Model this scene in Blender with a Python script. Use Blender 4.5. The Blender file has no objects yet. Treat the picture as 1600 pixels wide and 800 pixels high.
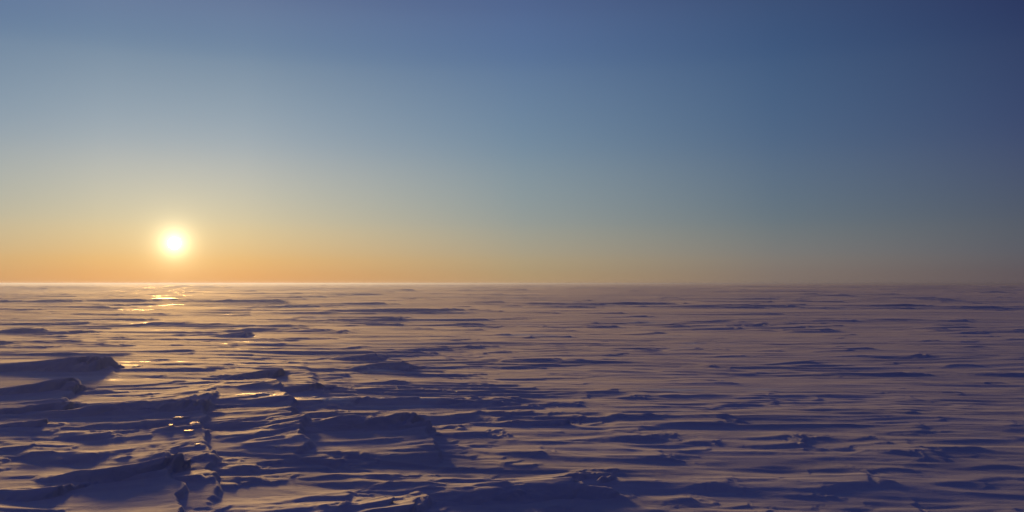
import bpy, math, random
import numpy as np

sc = bpy.context.scene
R = math.radians

# ------------------------------------------------------------------ camera
CAM_H = 1.7
FPX = 800 / math.tan(R(30))            # focal length in photograph pixels (1600 wide)
HOR_Y = 442.5
cd = bpy.data.cameras.new('camera'); cam = bpy.data.objects.new('camera', cd)
sc.collection.objects.link(cam); sc.camera = cam
cd.angle = R(60); cd.clip_start = 0.05; cd.clip_end = 40000
cam.location = (0, 0, CAM_H)
cam.rotation_euler = (R(90) + math.atan((HOR_Y - 400) / FPX), 0, 0)

# ------------------------------------------------------------------ light and sky
SUN_AZ = math.atan((272 - 800) / FPX)              # left of the view direction (+Y)
SUN_EL_SEEN = math.atan((HOR_Y - 384) / FPX)
SUN_EL = R(4.4)
sd = bpy.data.lights.new('sunlight', 'SUN'); sun = bpy.data.objects.new('sunlight', sd)
sc.collection.objects.link(sun)
sd.energy = 2.0; sd.angle = R(6.5); sd.color = (1.0, 0.55, 0.15)
sun.rotation_euler = (R(90) - SUN_EL, 0, -SUN_AZ + math.pi)
# lamp shines along local -Z; check that it comes from the sun's azimuth
sun.location = (-60, 150, 40)

sc.view_settings.view_transform = 'Standard'
sc.view_settings.look = 'None'
sc.view_settings.gamma = 1
EXPO = 1.1
sc.view_settings.exposure = EXPO

def lin(c):
    o = []
    for v in c:
        v /= 255.0
        o.append(v / 12.92 if v <= 0.04045 else ((v + 0.055) / 1.055) ** 2.4)
    return o

w = bpy.data.worlds.new('World'); sc.world = w; w.use_nodes = True
nt = w.node_tree; N = nt.nodes; L = nt.links
bg = N['Background']
BG = 0.1
bg.inputs['Strength'].default_value = BG

def math_node(op, a, b=None, c=None, clamp=False):
    n = N.new('ShaderNodeMath'); n.operation = op; n.use_clamp = clamp
    for i, v in enumerate((a, b, c)):
        if v is None: continue
        if isinstance(v, (int, float)): n.inputs[i].default_value = v
        else: L.new(v, n.inputs[i])
    return n.outputs[0]

tc = N.new('ShaderNodeTexCoord')
nrm = N.new('ShaderNodeVectorMath'); nrm.operation = 'NORMALIZE'
L.new(tc.outputs['Generated'], nrm.inputs[0])
sep = N.new('ShaderNodeSeparateXYZ'); L.new(nrm.outputs[0], sep.inputs[0])
zc = math_node('MAXIMUM', sep.outputs[2], 0.0)
elev = math_node('SQRT', zc)
# azimuth away from the sun, 0..pi
sx, sy = math.sin(SUN_AZ), math.cos(SUN_AZ)
dotp = math_node('ADD', math_node('MULTIPLY', sep.outputs[0], sx), math_node('MULTIPLY', sep.outputs[1], sy))
crs = math_node('SUBTRACT', math_node('MULTIPLY', sep.outputs[0], sy), math_node('MULTIPLY', sep.outputs[1], sx))
az = math_node('ABSOLUTE', math_node('ARCTAN2', crs, dotp))

def e_of(y): return math.sqrt(math.sin(math.atan((HOR_Y - y) / FPX)))
ELS = [e_of(442), e_of(425), e_of(400), e_of(350), e_of(250), e_of(110), e_of(5), math.sqrt(math.sin(R(32))), math.sqrt(math.sin(R(55))), 1.0]
Z1, Z2, Z3 = (66, 76, 114), (74, 75, 124), (70, 72, 121)
PAL = [   # azimuth from the sun, colours from the horizon up
    (4.0,  [(222,160,100), (226,170,107), (224,184,126), (207,193,159), (168,176,178), (122,143,165), (98,116,150), Z1, Z2, Z3]),
    (21.5, [(177,147,110), (174,151,115), (170,157,130), (151,156,149), (124,144,159), (96,121,154), (81,102,143), Z1, Z2, Z3]),
    (37.5, [(127,113,105), (128,116,108), (124,121,117), (106,118,126), (86,107,133), (67,92,128), (59,79,117), (50,60,98), Z2, Z3]),
    (51.0, [(96,85,90), (95,87,92), (92,92,100), (82,90,105), (65,78,110), (50,65,102), (42,52,92), (38,46,84), Z2, Z3]),
    (110., [(70,64,80), (70,66,82), (68,68,86), (62,68,90), (52,62,92), (42,52,88), (38,46,84), (35,42,78), Z2, Z3]),
]
cur = None
for i, (a, cols) in enumerate(PAL):
    r = N.new('ShaderNodeValToRGB'); cr = r.color_ramp; cr.interpolation = 'CARDINAL'
    while len(cr.elements) < len(ELS): cr.elements.new(0.5)
    for k, (p, c) in enumerate(zip(ELS, cols)):
        cr.elements[k].position = p
    for k, c in enumerate(cols):
        cr.elements[k].color = (*lin(c), 1)
    L.new(elev, r.inputs[0])
    if cur is None: cur = r.outputs[0]
    else:
        m = N.new('ShaderNodeMix'); m.data_type = 'RGBA'
        mr = N.new('ShaderNodeMapRange'); mr.interpolation_type = 'LINEAR'; mr.clamp = True
        mr.inputs['From Min'].default_value = R(PAL[i-1][0]); mr.inputs['From Max'].default_value = R(a)
        L.new(az, mr.inputs['Value']); L.new(mr.outputs[0], m.inputs['Factor'])
        L.new(cur, m.inputs[6]); L.new(r.outputs[0], m.inputs[7]); cur = m.outputs[2]
# glow of the air round the sun
sdir = (math.cos(SUN_EL_SEEN) * sx, math.cos(SUN_EL_SEEN) * sy, math.sin(SUN_EL_SEEN))
dt = N.new('ShaderNodeVectorMath'); dt.operation = 'DOT_PRODUCT'
L.new(nrm.outputs[0], dt.inputs[0]); dt.inputs[1].default_value = sdir
th = math_node('MULTIPLY', math_node('ARCCOSINE', math_node('MINIMUM', dt.outputs['Value'], 1.0)), 180 / math.pi)
def glow(amp, col, width):
    global cur
    g = math_node('MULTIPLY', math_node('POWER', math.e, math_node('MULTIPLY', th, -1.0 / width)), amp)
    s = N.new('ShaderNodeVectorMath'); s.operation = 'SCALE'; s.inputs[0].default_value = col
    L.new(g, s.inputs['Scale'])
    ad = N.new('ShaderNodeVectorMath'); ad.operation = 'ADD'
    L.new(cur, ad.inputs[0]); L.new(s.outputs[0], ad.inputs[1]); cur = ad.outputs[0]
glow(3.0, (1, 0.86, 0.5), 0.45)
glow(0.26, (1, 0.72, 0.3), 2.6)
# scale the sky so that it reads at the chosen exposure
sc1 = N.new('ShaderNodeVectorMath'); sc1.operation = 'SCALE'
sc1.inputs['Scale'].default_value = 1.0 / BG / (2 ** EXPO)
L.new(cur, sc1.inputs[0])
# a share of the physical sky
sk = N.new('ShaderNodeTexSky'); sk.sky_type = 'NISHITA'; sk.sun_disc = False
sk.sun_elevation = SUN_EL; sk.sun_rotation = SUN_AZ; sk.altitude = 200; sk.dust_density = 0.6; sk.ozone_density = 2.0
sks = N.new('ShaderNodeVectorMath'); sks.operation = 'SCALE'; sks.inputs['Scale'].default_value = 0.002
L.new(sk.outputs[0], sks.inputs[0])
fin = N.new('ShaderNodeVectorMath'); fin.operation = 'ADD'
L.new(sc1.outputs[0], fin.inputs[0]); L.new(sks.outputs[0], fin.inputs[1])
L.new(fin.outputs[0], bg.inputs['Color'])

# ------------------------------------------------------------------ helpers
def tag(o, label=None, cat=None, group=None, kind=None):
    if label: o['label'] = label
    if cat: o['category'] = cat
    if group: o['group'] = group
    if kind: o['kind'] = kind
    return o

def mesh_obj(name, co, faces, mat, loc=(0, 0, 0), smooth=True):
    me = bpy.data.meshes.new(name)
    co = np.asarray(co, np.float32) - np.asarray(loc, np.float32)
    faces = np.asarray(faces, np.int32)
    n = faces.shape[1]
    me.vertices.add(len(co)); me.vertices.foreach_set('co', co.ravel())
    me.loops.add(faces.size); me.loops.foreach_set('vertex_index', faces.ravel())
    me.polygons.add(len(faces))
    me.polygons.foreach_set('loop_start', np.arange(0, faces.size, n, dtype=np.int32))
    me.polygons.foreach_set('loop_total', np.full(len(faces), n, np.int32))
    if smooth: me.polygons.foreach_set('use_smooth', np.ones(len(faces), bool))
    me.update(calc_edges=True); me.validate()
    me.materials.append(mat)
    o = bpy.data.objects.new(name, me); o.location = loc
    sc.collection.objects.link(o)
    return o

def ground_at(px, py):
    d = CAM_H * FPX / (py - HOR_Y)
    return (px - 800) / FPX * d, d

# gradient noise, periodic table
_rng = np.random.RandomState(7)
_perm = _rng.permutation(1024)
_ang = _rng.rand(1024) * 2 * np.pi
_gx, _gy = np.cos(_ang), np.sin(_ang)
def noise(x, y, seed=0):
    xi = np.floor(x).astype(np.int64); yi = np.floor(y).astype(np.int64)
    xf = x - xi; yf = y - yi
    u = xf * xf * xf * (xf * (xf * 6 - 15) + 10); v = yf * yf * yf * (yf * (yf * 6 - 15) + 10)
    def g(ix, iy, fx, fy):
        h = _perm[(_perm[(ix + seed * 57) & 1023] + iy) & 1023]
        return _gx[h] * fx + _gy[h] * fy
    a = g(xi, yi, xf, yf); b = g(xi + 1, yi, xf - 1, yf)
    c = g(xi, yi + 1, xf, yf - 1); d = g(xi + 1, yi + 1, xf - 1, yf - 1)
    return (a + u * (b - a) + v * (c + u * (d - c) - (a + u * (b - a)))) * 1.4
def sstep(x, a, b):
    t = np.clip((x - a) / (b - a), 0, 1); return t * t * (3 - 2 * t)

# ------------------------------------------------------------------ snow surface
WIND = R(-5.0)
cw, sw = math.cos(WIND), math.sin(WIND)
ROW = 0.0050                                     # row step as a share of the distance

def base_height(x, y):
    d = np.hypot(x, y)
    s = ROW * d * np.where(d > 45, 1.0, 0.7)
    wx = noise(x / 9, y / 9, 11) * 1.2; wy = noise(x / 7, y / 7, 12) * 0.9
    u = (x * cw + y * sw) + wx; v = (-x * sw + y * cw) + wy
    def fade(lam): return 1 - sstep(s, lam * 0.22, lam * 0.5)
    h = noise(u / 160, v / 70, 1) * 0.45 * sstep(d, 20, 120)
    h += noise(u / 42, v / 15, 2) * 0.16 * sstep(d, 4, 40)
    h += noise(u / 17, v / 4.4, 3) * 0.040 * fade(4.4)
    rough = 0.60 + 0.40 * sstep(noise(u / 15, v / 7, 4), -0.35, 0.35)
    leftness = 0.95 - 0.2 * sstep(-x / np.maximum(d, 1), -0.25, 0.25)
    rough = rough * leftness
    rightness = sstep(x / np.maximum(d, 1), -0.05, 0.22)
    warp = noise(u / 2.3, v / 0.8, 17) * 0.22
    for lam, asp, amp, sd_ in ((2.7, 5.0, .040, 5), (1.25, 5.5, .026, 6), (.62, 5.5, .0165, 7), (.30, 5.0, .0090, 8), (.145, 4.0, .0046, 9), (.07, 3.0, .0022, 10)):
        f = fade(lam)
        if not (f > 0).any(): continue
        vv = v / lam + warp * min(1.0, 1.4 * lam) + sd_ * 3.1
        n1 = noise(u / (lam * asp), vv, sd_)
        n2 = np.clip(1 - np.abs(noise(u / (lam * asp * 1.3), vv * .8, sd_ + 30)) * 1.7, 0, 1) ** 2
        h += (n1 * .75 + n2 * .8) * amp * f * rough * .76 * (1 + (0.30 if lam < .7 else 0.0) * rightness)
    far = sstep(d, 25, 90)
    r0 = 1 - np.abs(noise(u / 34, v / 7.5, 14)) * 1.6
    h += np.clip(r0, 0, 1) ** 2 * 0.09 * far * fade(7.5)
    r0 = 1 - np.abs(noise(u / 120, v / 28, 15)) * 1.6
    h += np.clip(r0, 0, 1) ** 3 * 0.40 * sstep(d, 90, 300) * fade(28)
    # crinkled crust in patches
    cm = sstep(noise(u / 6, v / 3, 41), -0.15, 0.35)
    h += (noise(u / .9, v / .33, 42) * .014 * fade(.33) + noise(u / .34, v / .15, 43) * .006 * fade(.15)) * cm * (.5 + .8 * rightness)
    # broken crust: thin wind-cut layers with sharp edges
    near = d < 40
    if near.any():
        un, vn = u[near], v[near]
        q = noise(un / 4.2, vn / 1.25, 21) * 2.6 + noise(un / 0.9, vn / 0.38, 22) * 0.42 + noise(un / 0.22, vn / 0.12, 23) * 0.10
        fq = q - np.floor(q)
        m = sstep(noise(un / 7, vn / 4, 24), -0.30, 0.25) * sstep(-x[near] / np.maximum(d[near], .5), -0.35, 0.05) * (1 - sstep(d[near], 20, 40))
        h[near] += (np.floor(q) + sstep(fq, 0.88, 1.0)) * 0.018 * m
        for pts, H, w_, L_ in STEPS:
            h[near] += crust_step(x[near], y[near], pts, H, w_, L_)
    return h

def crust_step(x, y, pts, H, w_, L_):
    """a broken crust plate: high on the left of the line, dropping sharply on its right"""
    best = np.full(x.shape, 1e9); sgn = np.zeros(x.shape); tt = np.zeros(x.shape)
    wob = noise(x / .5, y / .5, 51) * .10 + noise(x / .13, y / .13, 52) * .035
    for i in range(len(pts) - 1):
        (ax, ay), (bx, by) = pts[i], pts[i + 1]
        ex, ey = bx - ax, by - ay; q = ex * ex + ey * ey
        t_ = np.clip(((x - ax) * ex + (y - ay) * ey) / q, 0, 1)
        dx, dy = x - ax - t_ * ex, y - ay - t_ * ey
        dd = np.hypot(dx, dy); m = dd < best
        best = np.where(m, dd, best); sgn = np.where(m, np.sign(ex * dy - ey * dx), sgn); tt = np.where(m, i + t_, tt)
    sd_ = best * sgn + wob                 # positive on the left of the line's direction of travel
    n_ = len(pts) - 1
    ends = sstep(tt, 0, 1.0) * (1 - sstep(tt, n_ - 1.2, n_))
    return H * sstep(sd_, -w_, w_) * np.exp(-np.maximum(sd_, 0) / L_) * ends

# plate edges run towards the camera, so the high (left) side is on the right of travel: listed near to far
STEPS = [([ground_at(*p) for p in pts][::-1], H, w_, L_) for pts, H, w_, L_ in (
    ([(408, 585), (436, 606), (458, 636), (478, 668), (486, 700), (468, 724)], .075, .035, .9),
    ([(632, 650), (660, 668), (684, 694), (694, 716), (676, 730)], .065, .03, .8),
    ([(330, 596), (336, 622), (330, 650), (318, 676), (330, 706), (345, 760), (330, 800)], .06, .03, .6),
    ([(470, 560), (486, 584), (502, 612), (506, 630)], .05, .08, 1.2),
    ([(655, 765), (668, 778), (664, 802), (650, 830)], .05, .02, .6),
    ([(112, 590), (128, 600), (108, 622), (100, 640)], .07, .03, .7),
    ([(262, 704), (278, 722), (276, 752), (284, 800), (300, 830)], .06, .02, .5),
    ([(150, 545), (172, 575), (200, 600)], .06, .04, 1.0),
)]

def sastrugi(x, y, p):
    """height of one wind-cut ridge; nose on the right, tail to the left"""
    nx, ny, ang, Ln, H, wn, wf, seed = p
    ca, sa = math.cos(ang), math.sin(ang)
    dx, dy = x - nx, y - ny
    a = dx * ca + dy * sa; b = -dx * sa + dy * ca
    jag = noise(a / (0.10 * Ln + .05) , b / (0.5 * wf + .03), seed) * 0.11 + noise(a / (0.03 * Ln + .02), b / (0.2 * wf + .02), seed + 3) * 0.06 + noise(a / (0.010 * Ln + .012), b / (0.07 * wf + .012), seed + 4) * 0.022
    b = b + noise(a / (0.4 * Ln + .1), b * 0 + seed * 1.7, seed + 5) * wf * 0.5
    t = -a / Ln + jag * 0.9 + np.abs(b) / wf * 0.09
    prof = sstep(t, 0.0, 0.10) * (1 - 0.12 * t) * np.clip(1 - t, 0, 1) ** 0.9
    wnn = wn * (1 + jag * 3); wff = wf * (1 - 0.55 * np.clip(t, 0, 1))
    cr = np.where(b < 0, np.clip(1 - (np.abs(b) / wnn) ** 1.5, 0, 1), np.clip(1 - (b / wff), 0, 1) ** 1.25)
    return H * prof * cr * (1 + jag)

# scattered small ridges that belong to the snow sheet
rnd = random.Random(4)
SC = []
for i in range(1000):
    d = 5.2 * math.exp(rnd.random() * math.log(900 / 5.2))
    th_ = R(rnd.uniform(-40, 40))
    x, y = d * math.sin(th_), d * math.cos(th_)
    k = min(1.0, 0.32 + d / 60.0) * rnd.lognormvariate(0, 0.45)
    if x > 0.0 * d and d < 60: continue
    elif d < 18: k *= 0.6
    H = min(0.060 * k, 0.30) * (1.15 if d > 60 else 0.8); Ln = rnd.uniform(2.2, 6.5) * k; wf = rnd.uniform(0.3, 0.75) * k
    wf = max(wf, 4 * ROW * d)
    SC.append((x, y, WIND + R(rnd.uniform(-9, 9)), max(Ln, 0.006 * d), H, max(wf * rnd.uniform(.22, .45), 2.2 * ROW * d), wf, rnd.randrange(900)))

for i in range(260):     # small wind crust on the smoother right side
    d = 6.2 * math.exp(rnd.random() * math.log(40 / 6.2))
    px_ = rnd.uniform(700, 1660); x, y = (px_ - 800) / FPX * d, d
    k = rnd.lognormvariate(0, .45) * (.8 + d / 25)
    SC.append((x, y, WIND + R(rnd.gauss(4, 14)), rnd.uniform(.35, 1.1) * k, 0.010 * k, rnd.uniform(.04, .10) * k, rnd.uniform(.15, .35) * k, rnd.randrange(900)))
for i in range(900):     # drifts and ridges farther out, seen as thin dashes
    d = 32 * math.exp(rnd.random() * math.log(1400 / 32))
    th_ = R(rnd.uniform(-38, 36)); x, y = d * math.sin(th_), d * math.cos(th_)
    if th_ > R(-6) and rnd.random() < .6: continue
    k = rnd.lognormvariate(0, .5)
    SC.append((x, y, WIND + R(rnd.gauss(0, 6)), (2.0 + .022 * d) * k * rnd.uniform(.7, 1.6), min(.32, (.030 + .00042 * d) * k), max(.3 * k, 2.2 * ROW * d), max(.9 * k, 4 * ROW * d), rnd.randrange(900)))
for i in range(200):      # small crust ledges near the camera, on the rougher left side
    d = rnd.uniform(6.0, 26.0) if i % 2 else rnd.uniform(6.0, 14.0)
    px_ = rnd.betavariate(1.3, 2.2) * 1250 - 60
    x, y = (px_ - 800) / FPX * d, d
    k = rnd.lognormvariate(0, .4)
    SC.append((x, y, WIND + R(rnd.gauss(0, 13)), rnd.uniform(.5, 1.5) * k, min(.020 * k, .05), rnd.uniform(.05, .12) * k, rnd.uniform(.2, .45) * k, rnd.randrange(900)))
TH_IN = R(40)
na = 1300
th_d = np.linspace(-TH_IN, TH_IN, na)
th_o = np.linspace(TH_IN, 2 * np.pi - TH_IN, 90)[1:-1]
ths = np.concatenate([th_d, th_o])
rr = [0.02, 0.3, 1.0, 2.0, 3.0, 3.8]
r = 4.4
while r < 150: rr.append(r); r *= 1 + (ROW if r > 45 else ROW * .7)
while r < 5000: rr.append(r); r *= 1.0085
rr.append(5000)
rs = np.array(rr)
TT, RR = np.meshgrid(ths, rs)
X = RR * np.sin(TT); Y = RR * np.cos(TT)
Zg = base_height(X, Y)
for p in SC:
    nx, ny, ang, Ln, H, wn, wf, seed = p
    ext = Ln + wf
    d = math.hypot(nx, ny); t0 = math.atan2(nx, ny)
    i0, i1 = np.searchsorted(rs, (d - Ln * .5 - wf * 1.6, d + Ln * .5 + wf * 1.6))
    j0, j1 = np.searchsorted(th_d, (t0 - (Ln * 1.15 + wf) / d, t0 + (Ln * .3 + wf) / d))
    if i1 <= i0 or j1 <= j0: continue
    Zg[i0:i1, j0:j1] += sastrugi(X[i0:i1, j0:j1], Y[i0:i1, j0:j1], p)

def ground_height(x, y):
    z = base_height(x, y)
    cx, cy = x.mean(), y.mean(); rad = np.hypot(x - cx, y - cy).max()
    for p in SC:
        if math.hypot(p[0] - cx, p[1] - cy) < rad + p[3] * 1.3 + p[6] * 2:
            z = z + sastrugi(x, y, p)
    return z

# ------------------------------------------------------------------ materials
def snow_material(name, ice=0.0):
    m = bpy.data.materials.new(name); m.use_nodes = True
    t = m.node_tree; n = t.nodes; l = t.links; b = n['Principled BSDF']
    tcn = n.new('ShaderNodeNewGeometry')
    mp = n.new('ShaderNodeMapping'); mp.inputs['Rotation'].default_value = (0, 0, -WIND)
    l.new(tcn.outputs['Position'], mp.inputs['Vector'])
    def nz(scale, sx_, sy_, detail=4, rough=.6):
        m2 = n.new('ShaderNodeMapping'); m2.inputs['Scale'].default_value = (sx_, sy_, 1)
        l.new(mp.outputs[0], m2.inputs['Vector'])
        k = n.new('ShaderNodeTexNoise'); k.inputs['Scale'].default_value = scale
        k.inputs['Detail'].default_value = detail; k.inputs['Roughness'].default_value = rough
        l.new(m2.outputs[0], k.inputs['Vector']); return k.outputs['Fac']
    def ramp(v, p0, c0, p1, c1):
        r_ = n.new('ShaderNodeValToRGB'); e = r_.color_ramp.elements
        e[0].position = p0; e[0].color = (*c0, 1); e[1].position = p1; e[1].color = (*c1, 1)
        l.new(v, r_.inputs[0]); return r_.outputs[0]
    # fresh drift against older, slightly greyer crust
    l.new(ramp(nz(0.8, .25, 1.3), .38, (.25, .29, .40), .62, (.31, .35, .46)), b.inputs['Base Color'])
    # glazed crust patches
    g = nz(0.55, .30, 1.0, 5, .65)
    rg = ramp(g, .61 - ice * .3, (.93,) * 3, .66 - ice * .3, (.36,) * 3)
    l.new(rg, b.inputs['Roughness'])
    b.inputs['IOR'].default_value = 1.40
    b.inputs['Coat Weight'].default_value = 1.0       # loose grains on top scatter low light forward
    b.inputs['Coat Roughness'].default_value = .93; b.inputs['Coat IOR'].default_value = 1.40
    b1 = n.new('ShaderNodeBump'); b1.inputs['Strength'].default_value = .6; b1.inputs['Distance'].default_value = .02
    l.new(nz(7, .22, 1.2, 6, .6), b1.inputs['Height'])
    b2 = n.new('ShaderNodeBump'); b2.inputs['Strength'].default_value = .8; b2.inputs['Distance'].default_value = .005
    l.new(nz(60, .6, 1, 4, .7), b2.inputs['Height']); l.new(b1.outputs[0], b2.inputs['Normal'])
    l.new(b2.outputs[0], b.inputs['Normal']); l.new(b2.outputs[0], b.inputs['Coat Normal'])
    return m
SNOW = snow_material('wind_packed_snow')

# ------------------------------------------------------------------ the snowfield
nr, nc = X.shape
idx = np.arange(nr * nc).reshape(nr, nc)
nxt = np.roll(idx, -1, axis=1)
F = np.stack([idx[:-1], idx[1:], nxt[1:], nxt[:-1]], -1).reshape(-1, 4)
F = F[:, ::-1]
gr = mesh_obj('snow_ground', np.stack([X, Y, Zg], -1).reshape(-1, 3), F, SNOW)
tag(gr, kind='structure')

# ------------------------------------------------------------------ ridges that stand out
def ridge(label, px, py, Ln, H, wn, wf, ang=None, lip=0.0, step=None, seed=1, group=None, cat='snow ridge', mat=None, name='snow_ridge'):
    nx, ny = ground_at(px, py)
    ang = WIND if ang is None else R(ang)
    p = (nx, ny, ang, Ln, H, wn, wf, seed)
    d = math.hypot(nx, ny)
    step = step or max(0.010, d * 0.0011)
    a = np.arange(-Ln * 1.12, Ln * .16 + step, step * 1.6); bb = np.arange(-wn * 2.2 - .02, wf * 1.5 + .02, step)
    A, B = np.meshgrid(a, bb)
    ca, sa = math.cos(ang), math.sin(ang)
    x = nx + A * ca - B * sa; y = ny + A * sa + B * ca
    f = sastrugi(x, y, p)
    g0 = ground_height(x, y)
    z = g0 + f - 0.012
    if lip:       # the wind undercuts the nose and the near edge: tops lean out
        k = (np.clip(f / H, 0, 1) ** 1.6) * lip
        front = np.clip(1 + A / (0.35 * Ln), 0, 1)
        x = x + k * (ca * front + sa * .35); y = y + k * (sa * front - ca * .35)
    idx = np.arange(A.size).reshape(A.shape)
    Fq = np.stack([idx[:-1, :-1], idx[:-1, 1:], idx[1:, 1:], idx[1:, :-1]], -1).reshape(-1, 4)
    keep = (f.ravel()[Fq] > 0.002).any(1)
    Fq = Fq[keep]
    used = np.unique(Fq); re = np.full(A.size, -1); re[used] = np.arange(len(used))
    co = np.stack([x, y, z], -1).reshape(-1, 3)[used]
    o = mesh_obj(name, co, re[Fq], mat or SNOW, loc=(nx, ny, float(g0.flat[0])))
    return tag(o, label, cat, group)
G1 = 'wind-carved snow ridges across the foreground'
RIDGES = [
 ('largest dark snow ridge at the left edge, tapering to a ragged tip on the right', 165, 581, 4.2, .40, .42, 1.2, -3, .10, 3),
 ('sharp-cornered snow ledge at the left edge just in front of the largest dark ridge', 122, 613, 2.4, .28, .20, .8, 2, .16, 5),
 ('low crusted snow ledge at the left edge, next nearer than the sharp-cornered ledge', 103, 645, 1.6, .20, .16, .7, 3, .10, 8),
 ('long broken snow ledge whose dark stepped nose stands just behind the glinting ice', 334, 648, 2.9, .24, .26, .9, -4, .08, 13),
 ('thin pale-edged snow lip low at the left edge, ending in a dark knob', 80, 668, 1.0, .13, .12, .45, 14, .08, 21),
 ('small isolated dark snow mound under the right-hand side of the sun', 392, 523, 1.5, .28, .5, .8, -2, .0, 25),
 ('broad dark snow hump in the middle distance left of centre, nearer of a pair', 655, 576, 1.9, .27, .40, .9, -2, .0, 31),
 ('dark snow hump in the middle distance left of centre, farther of a pair', 602, 561, 2.1, .22, .36, .9, -2, .0, 35),
 ('small hooked snow crest rising right of the long broken ledge', 433, 592, 1.5, .24, .22, .8, -8, .10, 41),
 ('slanting snow shoulder whose edge runs down to the right below the hooked crest', 500, 613, 1.6, .17, .22, .7, -14, .06, 44),
 ('wide dark snow step in the foreground left of centre with a slanting right end', 668, 672, 3.0, .21, .34, .8, 0, .07, 51),
 ('long bright-crested snow drift sloping down to the right across the foreground', 935, 765, 3.3, .17, .42, .8, -10, .04, 55),
 ('small knobbly snow ridge right of centre in the middle foreground', 900, 664, 1.7, .13, .18, .5, -3, .05, 61),
 ('thin curled snow lip with bright edges at the bottom left of centre', 612, 788, .9, .12, .14, .45, 16, .08, 66),
 ('flat snow slab at the bottom edge left of centre with a blunt right end', 672, 800, 1.3, .12, .12, .6, 4, .08, 68),
 ('dark stepped snow block at the bottom left, reaching right to a blunt corner', 275, 742, 1.3, .20, .20, .6, 0, .08, 72),
 ('low snow ledge at the bottom left corner with a pale pointed tip', 112, 768, 1.2, .15, .18, .5, 4, .06, 77),
]
for lab, px, py, Ln, H, wn, wf, ang, lip, sd_ in RIDGES:
    ridge(lab, px, py, Ln, H * .68, wn, wf, ang, lip, seed=sd_, group=G1)

# ------------------------------------------------------------------ glazed ice shards below the sun
ICE = bpy.data.materials.new('glazed_ice'); ICE.use_nodes = True
_n = ICE.node_tree.nodes; _b = _n['Principled BSDF']
_b.inputs['Base Color'].default_value = (.50, .54, .62, 1); _b.inputs['Roughness'].default_value = .46
_b.inputs['IOR'].default_value = 1.31; _b.inputs['Transmission Weight'].default_value = .25
_t = _n.new('ShaderNodeTexNoise'); _t.inputs['Scale'].default_value = 22; _t.inputs['Detail'].default_value = 4
_u = _n.new('ShaderNodeBump'); _u.inputs['Strength'].default_value = .6; _u.inputs['Distance'].default_value = .01
ICE.node_tree.links.new(_t.outputs['Fac'], _u.inputs['Height']); ICE.node_tree.links.new(_u.outputs[0], _b.inputs['Normal'])
def shard(label, px, py, Lx, Ly, H, tilt, seed):
    x, y = ground_at(px, py); r = random.Random(seed)
    gz = float(ground_height(np.array([x]), np.array([y]))[0])
    n_ = r.randint(7, 9); ring = []
    for k in range(n_):
        a = 2 * math.pi * (k + r.uniform(-.3, .3)) / n_; q = r.uniform(.75, 1.1)
        ring.append((math.cos(a) * Lx * q / 2, math.sin(a) * Ly * q / 2))
    nt_ = math.tan(R(tilt))
    def top(px_, py_): return H - (px_ * math.sin(SUN_AZ) + py_ * math.cos(SUN_AZ)) * nt_
    co = []
    for s_, z in ((1.08, None), (1.03, 'e'), (.90, 't'), (.5, 'c'), (0.001, 'c')):
        for (a, b) in ring:
            a_, b_ = a * s_, b * s_
            zz = -.04 if z is None else top(a_, b_) - (.014 if z == 'e' else 0) + (r.uniform(-.0012, .0012) if z in 'tc' else 0)
            co.append((x + a_, y + b_, gz + max(zz - H * .45, -.05)))
    F = []
    for l_ in range(4):
        for k in range(n_):
            a, b = l_ * n_ + k, l_ * n_ + (k + 1) % n_
            F.append((a, b, b + n_, a + n_))
    o = mesh_obj('ice_shard', co, F, ICE, loc=(x, y, gz), smooth=False)
    return tag(o, label, 'ice', 'glazed ice shards on the snow below the sun')
for args in [
    ('long bright glinting ice shard, farthest of the ice shards below the sun', 286, 665, .20, .12, .035, 3.4, 1),
    ('glinting ice shard in the middle of the ice shards below the sun', 289, 674, .09, .09, .030, 2.0, 2),
    ('small ice shard at the left end of the ice shards below the sun', 270, 678, .07, .07, .025, 1.5, 3),
    ('flat wide glinting ice shard just nearer than the middle one below the sun', 298, 684, .13, .10, .030, 2.8, 4),
    ('dark tilted ice shard at the right end of the ice shards below the sun', 306, 672, .14, .16, .055, -6, 5),
    ('tiny bright ice shard, nearest to the camera of those below the sun', 312, 704, .06, .06, .020, 3.0, 6),
    ]: shard(*args)

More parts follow.
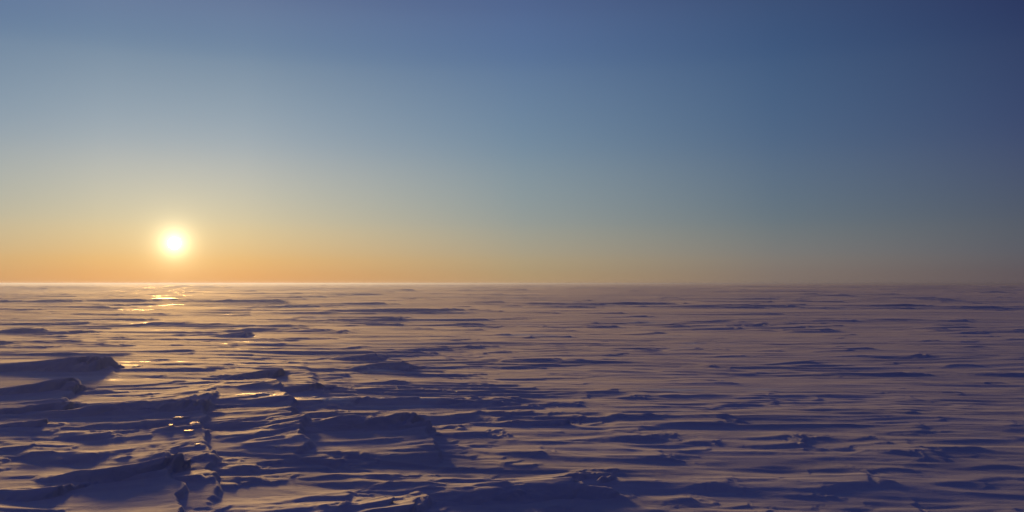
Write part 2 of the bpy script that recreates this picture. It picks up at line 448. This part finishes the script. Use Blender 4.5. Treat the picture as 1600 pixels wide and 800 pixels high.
# ------------------------------------------------------------------ the sun
def uv_sphere(c, rad, nu=48, nv=24):
    co = [(c[0], c[1], c[2] + rad)]
    for i in range(1, nv):
        for j in range(nu):
            a, b = math.pi * i / nv, 2 * math.pi * j / nu
            co.append((c[0] + rad * math.sin(a) * math.cos(b), c[1] + rad * math.sin(a) * math.sin(b), c[2] + rad * math.cos(a)))
    co.append((c[0], c[1], c[2] - rad))
    f = []
    for j in range(nu):
        f.append((0, 1 + j, 1 + (j + 1) % nu, 1 + (j + 1) % nu))
    f = []
    for i in range(nv - 2):
        for j in range(nu):
            a = 1 + i * nu + j; b = 1 + i * nu + (j + 1) % nu
            f.append((a, a + nu, b + nu, b))
    return co, f
sm = bpy.data.materials.new('sun_disc'); sm.use_nodes = True
n = sm.node_tree.nodes; n.remove(n['Principled BSDF'])
em = n.new('ShaderNodeEmission'); em.inputs['Color'].default_value = (1, .93, .72, 1); em.inputs['Strength'].default_value = 12
sm.node_tree.links.new(em.outputs[0], n['Material Output'].inputs['Surface'])
SD = 18000
sl = (SD * sdir[0], SD * sdir[1], SD * sdir[2] + CAM_H)
co, f = uv_sphere(sl, SD * math.tan(R(0.36)))
so = mesh_obj('sun', co, f, sm, loc=sl)
tag(so, 'white glaring sun low over the orange horizon at left', 'sun')


# ------------------------------------------------------------------ fine drifting snow in the air
hm = bpy.data.materials.new('drifting_snow_haze'); hm.use_nodes = True
n = hm.node_tree.nodes; n.remove(n['Principled BSDF'])
pv = n.new('ShaderNodeVolumePrincipled')
pv.inputs['Color'].default_value = (.235, .30, .62, 1)
pv.inputs['Density'].default_value = 0.0013
pv.inputs['Anisotropy'].default_value = 0.65
hm.node_tree.links.new(pv.outputs[0], n['Material Output'].inputs['Volume'])
zb, zt, E_ = float(Zg.min()) - 1.0, max(CAM_H, float(Zg.max())) + 0.25, 5100
bx = [(x, y, z) for z in (zb, zt) for y in (-E_, E_) for x in (-E_, E_)]
hz = mesh_obj('haze', bx, [(0, 2, 3, 1), (4, 5, 7, 6), (0, 1, 5, 4), (2, 6, 7, 3), (0, 4, 6, 2), (1, 3, 7, 5)], hm, smooth=False)
tag(hz, kind='stuff')
